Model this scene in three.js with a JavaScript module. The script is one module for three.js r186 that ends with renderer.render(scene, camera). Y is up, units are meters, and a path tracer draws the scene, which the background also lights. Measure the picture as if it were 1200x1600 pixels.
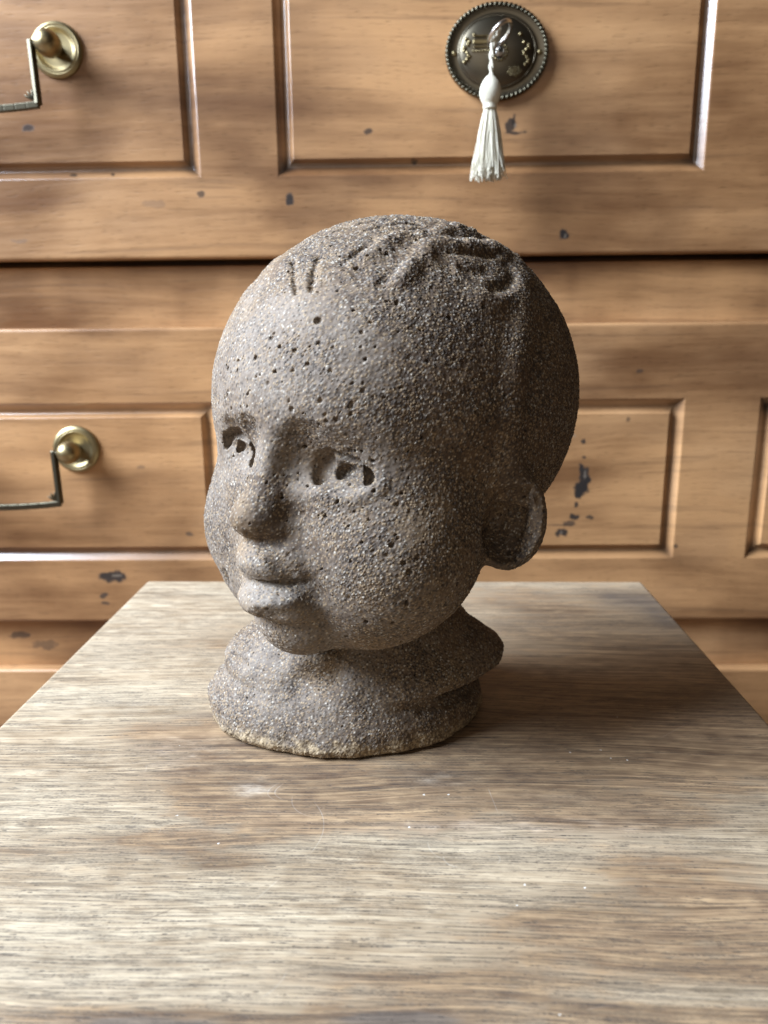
import * as THREE from 'three';
import { mergeGeometries } from 'three/addons/utils/BufferGeometryUtils.js';
import { RoundedBoxGeometry } from 'three/addons/geometries/RoundedBoxGeometry.js';
import { RectAreaLightUniformsLib } from 'three/addons/lights/RectAreaLightUniformsLib.js';

// ------------------------------------------------------------------ camera, light, exposure
const TOP = 0.45;                                   // height of the table top above the floor
const scene = new THREE.Scene();
const camera = new THREE.PerspectiveCamera(66.85, 768 / 1024, 0.02, 30);
camera.rotation.order = 'YXZ';
camera.rotation.set(-13.6 * Math.PI / 180, 0, -0.010);
camera.position.set(0, TOP + 0.223, 0);
camera.focus = 0.385; camera.userData.fStop = 9.0;
scene.add(camera);
const renderer = new THREE.WebGLRenderer({ antialias: true });
renderer.setSize(768, 1024);
renderer.toneMapping = THREE.LinearToneMapping;
renderer.toneMappingExposure = 1.20;
renderer.shadowMap.enabled = true;
RectAreaLightUniformsLib.init();
scene.background = new THREE.Color().setRGB(0.032, 0.026, 0.021);   // the dim room around
function areaLight(name, color, intensity, w, h, pos, target) {
  const l = new THREE.RectAreaLight(color, intensity, w, h);
  l.name = name; l.position.set(...pos); l.lookAt(...target); scene.add(l);
  return l;
}
areaLight('window_daylight', new THREE.Color().setRGB(0.81, 0.94, 1.13), 36, 1.8, 1.5, [-2.10, TOP + 1.75, -0.08], [0, TOP + 0.15, -0.48]);
areaLight('added_front_fill', new THREE.Color().setRGB(1.0, 0.92, 0.82), 0.8, 1.8, 1.4, [-0.3, TOP + 1.0, 1.9], [0, TOP + 0.25, -0.7]);  // warm fill added in front, stands for no real window

// ------------------------------------------------------------------ noise
const PERM = new Uint16Array(1024);
{ let s = 12345; const r = () => (s = (s * 1664525 + 1013904223) >>> 0) / 4294967296;
  const p = Array.from({ length: 512 }, (_, i) => i); for (let i = 511; i > 0; i--) { const j = Math.floor(r() * (i + 1)); [p[i], p[j]] = [p[j], p[i]]; }
  for (let i = 0; i < 1024; i++) PERM[i] = p[i & 511]; }
function rng(seed) { let s = seed >>> 0; return () => { s = (s + 0x6D2B79F5) >>> 0; let t = s; t = Math.imul(t ^ t >>> 15, t | 1); t ^= t + Math.imul(t ^ t >>> 7, t | 61); return ((t ^ t >>> 14) >>> 0) / 4294967296; }; }
function n2(x, y) {                                 // value noise, -1..1
  const xi = Math.floor(x), yi = Math.floor(y), fx = x - xi, fy = y - yi;
  const u = fx * fx * (3 - 2 * fx), v = fy * fy * (3 - 2 * fy), X = xi & 511, Y = yi & 511;
  const a = PERM[PERM[X] + Y], b = PERM[PERM[X + 1 & 511] + Y], c = PERM[PERM[X] + (Y + 1 & 511)], d = PERM[PERM[X + 1 & 511] + (Y + 1 & 511)];
  return (a + (b - a) * u + (c - a) * v + (a - b - c + d) * u * v) / 255.5 - 1;
}
function n3(x, y, z) {
  const xi = Math.floor(x), yi = Math.floor(y), zi = Math.floor(z), fx = x - xi, fy = y - yi, fz = z - zi;
  const u = fx * fx * (3 - 2 * fx), v = fy * fy * (3 - 2 * fy), w = fz * fz * (3 - 2 * fz);
  const X = xi & 511, X1 = xi + 1 & 511, Y = yi & 511, Y1 = yi + 1 & 511, Z = zi & 511, Z1 = zi + 1 & 511;
  const A = PERM[X], B = PERM[X1], AA = PERM[A + Y], AB = PERM[A + Y1], BA = PERM[B + Y], BB = PERM[B + Y1];
  const l = (a, b, t) => a + (b - a) * t;
  return l(l(l(PERM[AA + Z], PERM[BA + Z], u), l(PERM[AB + Z], PERM[BB + Z], u), v), l(l(PERM[AA + Z1], PERM[BA + Z1], u), l(PERM[AB + Z1], PERM[BB + Z1], u), v), w) / 255.5 - 1;
}
const f2 = (x, y, o = 4) => { let s = 0, a = .5; for (let i = 0; i < o; i++) { s += a * n2(x, y); x = x * 2.03 + 17.3; y = y * 2.01 + 9.1; a *= .5; } return s; };
const f3 = (x, y, z, o = 3) => { let s = 0, a = .5; for (let i = 0; i < o; i++) { s += a * n3(x, y, z); x = x * 2.03 + 7.3; y = y * 2.01 + 9.1; z = z * 2.02 + 3.7; a *= .5; } return s; };
const ss = (a, b, x) => { const t = Math.min(1, Math.max(0, (x - a) / (b - a))); return t * t * (3 - 2 * t); };
const mix = (a, b, t) => a + (b - a) * t;
const mix3 = (a, b, t) => [mix(a[0], b[0], t), mix(a[1], b[1], t), mix(a[2], b[2], t)];
const toS = (c) => c <= 0.0031308 ? c * 12.92 : 1.055 * Math.pow(c, 1 / 2.4) - 0.055;
const S8 = new Uint8Array(4097); for (let i = 0; i <= 4096; i++) S8[i] = Math.round(255 * toS(i / 4096));
const enc = (c) => S8[Math.round(4096 * Math.min(1, Math.max(0, c)))];
function texture(data, w, h, srgb) {
  const t = new THREE.DataTexture(data, w, h, THREE.RGBAFormat);
  t.magFilter = THREE.LinearFilter; t.minFilter = THREE.LinearMipmapLinearFilter; t.generateMipmaps = true;
  t.wrapS = t.wrapT = THREE.ClampToEdgeWrapping; if (srgb) t.colorSpace = THREE.SRGBColorSpace; t.needsUpdate = true; return t;
}
function paint(w, h, fn) {                          // fn(u, v) -> [r, g, b linear, height 0..1, roughness]
  const C = new Uint8Array(w * h * 4), B = new Uint8Array(w * h * 4);
  for (let j = 0; j < h; j++) for (let i = 0; i < w; i++) {
    const o = (j * w + i) * 4, c = fn((i + .5) / w, (j + .5) / h);
    C[o] = enc(c[0]); C[o + 1] = enc(c[1]); C[o + 2] = enc(c[2]); C[o + 3] = 255;
    B[o] = Math.max(0, Math.min(255, c[3] * 255)); B[o + 1] = Math.max(0, Math.min(255, c[4] * 255)); B[o + 2] = 0; B[o + 3] = 255;
  }
  return [texture(C, w, h, true), texture(B, w, h, false)];
}
function mesh(name, geo, mat, parent) { const m = new THREE.Mesh(geo, mat); m.name = name; m.castShadow = m.receiveShadow = true; (parent || scene).add(m); return m; }
function group(name, parent, pos = [0, 0, 0], yaw = 0) { const g = new THREE.Group(); g.name = name; g.position.set(...pos); g.rotation.y = yaw; (parent || scene).add(g); return g; }
function geom(pos, nor, uv, idx, col) {
  const g = new THREE.BufferGeometry();
  g.setAttribute('position', new THREE.BufferAttribute(pos instanceof Float32Array ? pos : new Float32Array(pos), 3));
  if (nor) g.setAttribute('normal', new THREE.BufferAttribute(nor instanceof Float32Array ? nor : new Float32Array(nor), 3));
  if (uv) g.setAttribute('uv', new THREE.BufferAttribute(new Float32Array(uv), 2));
  if (col) g.setAttribute('color', new THREE.BufferAttribute(col instanceof Float32Array ? col : new Float32Array(col), 3));
  g.setIndex(idx instanceof Uint32Array ? new THREE.BufferAttribute(idx, 1) : idx);
  return g;
}
// ------------------------------------------------------------------ floor
{
  const [c, b] = paint(256, 256, (u, v) => { const g = f2(u * 3, v * 40, 4); return [.14 + .05 * g, .08 + .03 * g, .045 + .02 * g, .5 + .3 * g, .6]; });
  const f = mesh('floor', new THREE.PlaneGeometry(5, 5).rotateX(-Math.PI / 2), new THREE.MeshStandardMaterial({ map: c, bumpMap: b, bumpScale: .0005, roughness: .6 }));
  f.userData = { kind: 'structure', label: 'dark wooden floor under the table and chest', category: 'floor' };
}

// ------------------------------------------------------------------ chest of drawers (its own axes: x right, y up from the table level, z out of the front)
const CH_X0 = -.62, CH_X1 = .83, CH_Y0 = -.45, CH_Y1 = .67;
const UP_D = { x0: -.6135, x1: .809, y0: .2825, y1: .6235, py0: .3515, py1: .5445 };
const MID_D = { x0: -.6135, x1: .809, y0: -.0700, y1: .2222, py0: -.0050, py1: .1530 };
const LOW_D = { x0: -.6135, x1: .809, y0: -.4000, y1: -.1232, py0: -.335, py1: -.185 };
const PANELS = [[-.5385, -.1600], [-.0915, .2855], [.3550, .7340]];
const GW = .0148;                                    // width of the groove round each panel
const boardOf = (x, y) => {                          // which board a point of the front belongs to: [seed, turned]
  for (const [k, d] of [[1, UP_D], [2, MID_D], [3, LOW_D]]) if (y >= d.y0 && y <= d.y1) {
    return [k * 10 + 1, 0];
  }
  return [y > UP_D.y1 ? 40 : y > MID_D.y1 ? 41 : y > LOW_D.y1 ? 42 : 43, 2];
};
// knots, worm holes, ink spots and scuffs: x, y, half width, half height, depth of tone
const MARKS = [[.1918, .1122, .0022, .0028, .9], [.1926, .0970, .0018, .0022, .8], [.1925, .0800, .0055, .0105, .97], [.1905, .0640, .0075, .0085, 1], [.1935, .0705, .006, .009, 1], [.1874, .0493, .0024, .003, .9], [.1860, .0378, .0045, .003, .95], [.2004, .0372, .0042, .002, .8], [.1832, .0313, .0065, .0028, .75], [.1740, .0223, .0052, .0046, .95], [.1700, .0300, .016, .0008, .6],
  [-.0833, .3313, .0042, .0050, .95], [.1638, .2997, .0046, .0044, 1], [-.3108, .3945, .0050, .0026, .85], [-.2742, -.0209, .0125, .0052, .95], [-.2846, -.0413, .0032, .0026, .8], [-.2840, -.0495, .0045, .0018, .7], [.1150, .3910, .0052, .0050, .9], [.1185, .3850, .0075, .0016, .85], [.1165, .3965, .0014, .0060, .7], [-.0107, .3879, .0030, .0024, .8], [-.1618, .3382, .0030, .0026, .75], [.0286, .3639, .003, .002, .7], [.2407, .1781, .0040, .0020, .6], [-.3842, -.0897, .0100, .0035, .7], [-.3588, -.1004, .0140, .0045, .5], [-.2400, .3560, .0020, .0014, .8], [-.2750, .3560, .0030, .0014, .8], [.2870, .0080, .0026, .0022, .7], [.0300, .3620, .0020, .0016, .7], [-.1920, .0230, .0036, .0026, .6], [-.2350, .0900, .004, .002, .4], [.2330, .1330, .002, .0018, .6], [-.3300, .3000, .006, .002, .3], [-.3900, .1900, .004, .010, .35], [-.2050, .3300, .010, .003, .25]];
const PALE = [[.1816, .1184, .0026, .0022], [.1945, .0800, .0016, .0050], [.174, .0222, .0016, .0018], [.1655, .2988, .0016, .0022], [.1180, .3905, .0014, .0024], [-.27, -.0205, .006, .0018]];
const [chestMap, chestBump] = paint(2048, 1536, (u, v) => {
  const x = mix(CH_X0, CH_X1, u), y = mix(CH_Y0, CH_Y1, v);
  if (x < -.48 || x > .46 || y > .56) { const g = f2(x * 5, y * 60, 3); return [.34 + .1 * g, .19 + .06 * g, .085 + .03 * g, .5, .42]; }
  const [b, kind] = boardOf(x, y), s = b * 13.7;
  const wx = f2(x * 5 + s, y * 9 - s, 3), wy = f2(x * 3.2 - s, y * 7 + s, 3);
  const gx = x + .03 * wx, gy = y + .014 * wy;
  const cloud = f2(gx * 8 + s, gy * 15 + s, 5);
  const band = f2(gx * 4.5 + s * 2, gy * 55 + s, 4);
  const fig = Math.sin((gy * 34 + 3.2 * wy + 1.6 * wx + s) * 6.283 * .45) * .5 + .5;
  const fine = f2(gx * 22 + s, gy * 420, 3), pore = n2(gx * 130 + s, gy * 1500 + s);
  let t = .52 + .66 * cloud + .34 * band + .10 * (fig - .5) + .09 * fine + .16 * (PERM[b * 7 & 511] / 511 - .5);
  if (kind === 2) { t += .30 * f2(x * 26 + s, y * 3, 3) - .13; }
  let c = mix3([.160, .072, .029], [.54, .293, .128], ss(-.12, 1.05, t));
  const pale = ss(.0, .5, f2(gx * 5 + s * 3, gy * 9 - s, 4)); c = mix3(c, [c[0] * 1.16, c[1] * 1.24, c[2] * 1.36], pale * .6);
  const grey = ss(.02, .45, f2(gx * 9 - s, gy * 16 + s * 3, 4));
  c = mix3(c, [c[0] * .72, c[1] * .74, c[2] * .82], grey * .36);
  const streak = ss(.30, .62, f2(gx * 9 + s * 5, gy * 210 + s, 4) + .15 * cloud);
  c = mix3(c, [.10, .052, .028], streak * .30);
  if (pore > .42) { const p = (pore - .42) * .35; c = [c[0] * (1 - p), c[1] * (1 - p), c[2] * (1 - p)]; }
  let h = .6 + .1 * fine + .12 * band - (pore > .5 ? (pore - .5) * .4 : 0), r = .36 + .10 * cloud + .05 * fine;
  // old wax and grime left in the grooves and corners
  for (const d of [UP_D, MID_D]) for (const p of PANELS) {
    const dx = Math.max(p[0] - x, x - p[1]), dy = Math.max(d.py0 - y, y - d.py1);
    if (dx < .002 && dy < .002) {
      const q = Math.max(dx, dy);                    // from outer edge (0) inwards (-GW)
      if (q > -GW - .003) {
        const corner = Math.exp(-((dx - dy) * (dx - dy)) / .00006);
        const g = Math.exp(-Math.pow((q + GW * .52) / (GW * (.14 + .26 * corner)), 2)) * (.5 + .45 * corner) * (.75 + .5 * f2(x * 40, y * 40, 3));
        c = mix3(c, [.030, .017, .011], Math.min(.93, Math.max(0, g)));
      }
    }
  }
  
  for (const m of MARKS) {
    const jx = f2(x * 160 + m[0] * 900, y * 160, 3), jy = f2(x * 160 + 50, y * 160 + m[1] * 700, 3);
    const dx = (x - m[0]) / m[2] + jx * .9, dy = (y - m[1]) / m[3] + jy * .9, q = dx * dx + dy * dy;
    if (q < 4) { const k = ss(1.5, .45, q) * m[4]; c = mix3(c, [.019, .013, .010], k); r += .6 * k; }
  }
  for (const m of PALE) { const dx = (x - m[0]) / m[2] + .5 * n2(x * 700, y * 700), dy = (y - m[1]) / m[3]; const q = dx * dx + dy * dy; if (q < 1.5) c = mix3(c, [.30, .24, .18], ss(1.2, .2, q) * .4); }
  return [...c, h, r];
});
const chestMat = new THREE.MeshPhysicalMaterial({ map: chestMap, bumpMap: chestBump, bumpScale: .0007, roughnessMap: chestBump, roughness: 1, specularIntensity: .9 });
const waxMat = new THREE.MeshPhysicalMaterial({ map: chestMap, bumpMap: chestBump, bumpScale: .0005, roughness: .30, specularIntensity: 1, clearcoat: 1, clearcoatRoughness: .22 });
const UVc = (x, y) => [(x - CH_X0) / (CH_X1 - CH_X0), (y - CH_Y0) / (CH_Y1 - CH_Y0)];
const CHEST_UV = (g) => { const p = g.attributes.position, uv = new Float32Array(p.count * 2); for (let i = 0; i < p.count; i++) { const q = UVc(p.getX(i), p.getY(i)); uv[2 * i] = q[0]; uv[2 * i + 1] = q[1]; } g.setAttribute('uv', new THREE.BufferAttribute(uv, 2)); return g; };
// a profile [inset, z] carried round a rectangle with mitred corners
function rectSweep(x0, y0, x1, y1, prof, seg = 60) {
  const pos = [], nor = [], uv = [], idx = [];
  const N = prof.length, pn = prof.map((p, i) => { const a = prof[Math.max(0, i - 1)], b = prof[Math.min(N - 1, i + 1)]; const di = b[0] - a[0], dz = b[1] - a[1], l = Math.hypot(di, dz) || 1; return [-dz / l, di / l]; });
  for (let s = 0; s < 4; s++) {
    const base = pos.length / 3;
    for (let k = 0; k <= seg; k++) for (let i = 0; i < N; i++) {
      const o = prof[i][0], t = k / seg; let x, y, nx = 0, ny = 0;
      if (s === 0) { x = mix(x0 + o, x1 - o, t); y = y0 + o; ny = pn[i][0]; }
      if (s === 1) { x = x1 - o; y = mix(y0 + o, y1 - o, t); nx = -pn[i][0]; }
      if (s === 2) { x = mix(x1 - o, x0 + o, t); y = y1 - o; ny = -pn[i][0]; }
      if (s === 3) { x = x0 + o; y = mix(y1 - o, y0 + o, t); nx = pn[i][0]; }
      // hand-cut wood: edges wander by a fraction of a millimetre
      const wob = .0004 * f2(x * 30 + s * 9, y * 30 + i, 2) * (i > 0 && i < N - 1 ? 1 : 0);
      pos.push(x + wob, y + wob, prof[i][1] + wob); nor.push(nx, ny, pn[i][1]); uv.push(...UVc(x, y));
    }
    for (let k = 0; k < seg; k++) for (let i = 0; i < N - 1; i++) { const a = base + k * N + i, b = a + N; idx.push(a, b, a + 1, b, b + 1, a + 1); }
  }
  return geom(pos, nor, uv, idx);
}
const flat = (shape, z) => CHEST_UV(new THREE.ShapeGeometry(shape).translate(0, 0, z));
const rectPath = (P, x0, y0, x1, y1) => { P.moveTo(x0, y0); P.lineTo(x1, y0); P.lineTo(x1, y1); P.lineTo(x0, y1); P.closePath(); return P; };
const chest = group('chest_of_drawers', null, [0, 0, -.74], -.0194);
chest.userData = { label: 'old honey brown wooden chest of drawers with grooved panel fronts behind the table', category: 'chest of drawers' };
const PROUD = 0, RECESS = -.013;
const GROOVE = [[0, 0], [.0006, -.0001], [.0014, -.0006], [.0058, -.0046], [.0078, -.0056], [.0096, -.0058], [.0112, -.0052], [.0128, -.0034], [.0139, -.0008], [.0144, -.0001], [GW, 0]];
function drawer(d, label) {
  const g = group('drawer', chest, [0, TOP, 0]); if (label) g.userData.label = label;
  const e = .0035, sh = rectPath(new THREE.Shape(), d.x0 + e, d.y0 + e, d.x1 - e, d.y1 - e);
  for (const p of PANELS) sh.holes.push(rectPath(new THREE.Path(), p[0], d.py0, p[1], d.py1));
  const edge = rectSweep(d.x0, d.y0, d.x1, d.y1, [[.001, -.020], [0, -.0035], [.0004, -.0018], [.0012, -.0006], [.0022, -.0001], [e, 0]]);
  mesh('front_frame', mergeGeometries([flat(sh, 0), edge]), chestMat, g);
  for (const p of PANELS) {
    const pn = mesh('panel', flat(rectPath(new THREE.Shape(), p[0] + GW, d.py0 + GW, p[1] - GW, d.py1 - GW), 0), chestMat, g);
    mesh('moulding', rectSweep(p[0], d.py0, p[1], d.py1, GROOVE), waxMat, g);
  }
  return g;
}
drawer(UP_D, 'upper drawer with the tassel key'); drawer(MID_D, 'middle drawer with dark ink stains'); drawer(LOW_D, 'lowest drawer');
function board(name, x0, y0, x1, y1, z0, z1) {
  const g = new RoundedBoxGeometry(x1 - x0, y1 - y0, z1 - z0, 2, .0015).translate((x0 + x1) / 2, (y0 + y1) / 2, (z0 + z1) / 2);
  CHEST_UV(g); g.translate(0, TOP, 0); return mesh(name, g, chestMat, chest);
}
board('rail', -.6135, MID_D.y1 - .02, .809, UP_D.y0 - .0048, -.04, RECESS);
board('rail', -.6135, UP_D.y0 - .0040, .809, UP_D.y0 + .02, -.06, -.036);
board('rail', -.6135, LOW_D.y1 - .02, .809, MID_D.y0 + .02, -.04, RECESS);
board('rail', -.6135, -.4495, .809, LOW_D.y0 + .02, -.04, RECESS);
board('rail', -.6135, UP_D.y1 - .02, .809, .645, -.04, RECESS);
board('side_panel', -.655, -.4495, -.616, .645, -.42, -.004);
board('side_panel', .8115, -.4495, .850, .645, -.42, -.004);
board('back_panel', -.615, -.445, .811, .640, -.42, -.40);
board('top_board', -.675, .6455, .870, .675, -.44, .015);

// ---- brass drawer pulls
const brassMat = new THREE.MeshPhysicalMaterial({ color: new THREE.Color().setRGB(.31, .245, .13), metalness: 1, roughness: .40 });
const darkBrassMat = new THREE.MeshPhysicalMaterial({ color: new THREE.Color().setRGB(.16, .135, .095), metalness: 1, roughness: .36 });
const agedMat = new THREE.MeshPhysicalMaterial({ color: new THREE.Color().setRGB(.10, .088, .06), metalness: 1, roughness: .40 });
const reliefMat = new THREE.MeshPhysicalMaterial({ color: new THREE.Color().setRGB(.24, .19, .10), metalness: 1, roughness: .36 });
const steelMat = new THREE.MeshPhysicalMaterial({ color: new THREE.Color().setRGB(.62, .60, .56), metalness: 1, roughness: .28 });
const lathe = (pts, n = 48) => new THREE.LatheGeometry(pts.map(p => new THREE.Vector2(p[0], p[1])), n).rotateX(Math.PI / 2);
class Poly extends THREE.Curve { constructor(p) { super(); this.p = p.map(q => new THREE.Vector3(...q)); } getPoint(t, o = new THREE.Vector3()) { const n = this.p.length - 1, k = Math.min(n - 1, Math.floor(t * n)); return o.copy(this.p[k]).lerp(this.p[k + 1], t * n - k); } }
const tube = (pts, r, seg = 40, rad = 10) => new THREE.TubeGeometry(new THREE.CatmullRomCurve3(pts.map(p => new THREE.Vector3(...p)), false, 'catmullrom', .3), seg, r, rad, false);
function barGeo(a, b, w, h) {                        // a square-section bar with softened edges
  const A = new THREE.Vector3(...a), B = new THREE.Vector3(...b), L = A.distanceTo(B);
  const g = new RoundedBoxGeometry(w, L, h, 2, Math.min(w, h) * .28);
  g.applyQuaternion(new THREE.Quaternion().setFromUnitVectors(new THREE.Vector3(0, 1, 0), B.clone().sub(A).normalize())); g.translate(...A.clone().add(B).multiplyScalar(.5).toArray()); return g;
}
function pull(cx, cy, label) {
  const g = group('drawer_pull', chest, [cx, TOP + cy, 0]); g.userData.label = label;
  const S = .071;
  for (const s of [1, -1]) {
    const pl = lathe([[0, .0012], [.0125, .0012], [.0150, .0022], [.0168, .0040], [.0178, .0040], [.0184, .0031], [.0192, .0040], [.0200, .0040], [.0206, .0030], [.0216, .0030], [.0224, .0020], [.0226, 0.0002]]);
    mesh('back_plate', pl.translate(s * S, 0, 0), brassMat, g);
    const po = lathe([[.0052, .0008], [.0052, .004], [.0046, .006], [.0056, .008], [.0082, .0105], [.0100, .014], [.0106, .018], [.0103, .0225], [.0090, .0265], [.0064, .0296], [.0030, .0312], [0, .0315]], 32);
    mesh('post', po.translate(s * S, -.0005, 0), brassMat, g);
  }
  const parts = [], z = .021, zb = .024;
  for (const s of [1, -1]) {
    parts.push(tube([[s * (S + .0005), -.001, z], [s * (S - .0150), -.001, z]], .0026, 6));
    parts.push(barGeo([s * (S - .0135), .002, z], [s * (S - .0112), -.0490, zb], .0062, .0046));
    for (const a of [-.5, 0, .5]) { const c = new THREE.SphereGeometry(1, 10, 8); c.scale(.0011, .0042, .0012); c.translate(0, .0042, 0); c.rotateZ(s * (.55 + a)); c.translate(s * (S - .0145), -.0455, zb + .0016); parts.push(c); }
  }
  const bar = []; for (let i = 0; i <= 12; i++) { const t = i / 12 * 2 - 1; bar.push([t * (S - .0108), -.0485 - .0036 * (1 - t * t), zb]); }
  for (let i = 0; i < 12; i++) parts.push(barGeo([bar[i][0] - .0004, bar[i][1], zb], [bar[i + 1][0] + .0004, bar[i + 1][1], zb], .0060, .0046));
  mesh('bail', mergeGeometries(parts.map(p => p.index ? p.toNonIndexed() : p)), agedMat, g);
  return g;
}
pull(-.278 - .071, .4555, 'brass drawer pull of the upper drawer');
pull(-.297 - .071, .1085, 'brass drawer pull of the middle drawer');

// ---- oval escutcheon
const ESC = [.1003, .4478];
{
  const g = group('escutcheon', chest, [ESC[0], TOP + ESC[1], 0]); g.userData.label = 'dark oval brass keyhole plate with rope edge';
  const k = .0375 / .0437;
  const plate = lathe([[0, .0098], [.010, .0096], [.020, .0086], [.0275, .0066], [.0318, .0048], [.0330, .0036], [.0352, .0030], [.0385, .0034], [.0405, .0042], [.0425, .0044], [.0437, .0030], [.0439, .0002]], 72).scale(1, k, 1);
  mesh('plate', plate, darkBrassMat, g);
  const rope = []; const NB = 66;
  for (let i = 0; i < NB; i++) { const a = i / NB * 2 * Math.PI, b = new THREE.SphereGeometry(1, 8, 6); b.scale(.0016, .0027, .0019); b.rotateZ(a + .6); b.translate(Math.cos(a) * .0421, Math.sin(a) * .0421 * k, .0046); rope.push(b); }
  const r = mesh('rope_edge', mergeGeometries(rope), agedMat, g); r.userData.kind = 'stuff';
  mesh('oval_ring', new THREE.TorusGeometry(.0325, .0009, 8, 72).scale(1, k, 1).translate(0, 0, .0044), darkBrassMat, g);
  for (const s of [-1, 1]) mesh('pin', new THREE.SphereGeometry(.0023, 14, 10).scale(1, 1, .7).translate(s * .0364, -.0008, .0036), brassMat, g);
  // worn relief: a plaque between two scrolled supporters, studs and a beaded leaf
  const R = []; const put = (x, y, sx, sy, sz, rot = 0) => { const s = new THREE.SphereGeometry(1, 12, 8); s.scale(sx, sy, sz); s.rotateZ(rot); const q = Math.hypot(x, y / k); s.translate(x, y, .0098 - .0000 - q * q * 4.2); R.push(s); };
  const rr = rng(77);
  R.push(new RoundedBoxGeometry(.017, .0036, .002, 2, .0008).translate(-.0126, .0060, .0092)); R.push(new RoundedBoxGeometry(.017, .0012, .002, 2, .0005).translate(-.0126, .0105, .0090)); R.push(new RoundedBoxGeometry(.016, .0012, .002, 2, .0005).translate(-.0126, .0020, .0094));
  for (let i = 0; i < 7; i++) put(-.0205 + i * .0026, -.0008, .0010, .0010, .0010);
  for (let i = 0; i < 9; i++) put(-.0262 + .0022 * Math.sin(i * 1.3), .009 - i * .0022, .0016 + .0006 * rr(), .0014, .0012, i);
  for (let i = 0; i < 9; i++) put(.0245 + .0022 * Math.sin(i * 1.1 + 1), .004 - i * .0019, .0016 + .0006 * rr(), .0013, .0012, -i);
  put(.0190, .0118, .0018, .0016, .0014); put(.0222, .0054, .0016, .0015, .0013); put(-.0200, .0120, .0015, .0014, .0012);
  for (let i = 0; i < 26; i++) { const a = i * 2.4, q = .0052 * Math.sqrt(i / 26); put(.0152 + Math.cos(a) * q * 1.15, -.0165 + Math.sin(a) * q * .75, .0008, .0008, .0008); }
  for (let i = 0; i < 14; i++) { const a = i / 14 * 6.283; put(.0020 + Math.cos(a) * .0060, -.0020 + Math.sin(a) * .0062, .0011, .0010, .0009); }
  mesh('relief', mergeGeometries(R.map(p => p.index ? p.toNonIndexed() : p)).translate(0, 0, .0006), reliefMat, g).userData.label = 'worn raised ornament';
  const hole = new THREE.Shape(); hole.absarc(0, .0012, .0022, 0, 6.283); mesh('keyhole', mergeGeometries([new THREE.ShapeGeometry(hole, 12), new THREE.PlaneGeometry(.0018, .006).translate(0, -.002, .0001)]).translate(.0006, -.0032, .0112), new THREE.MeshStandardMaterial({ color: 0x050505, roughness: 1 }), g);
}
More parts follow.
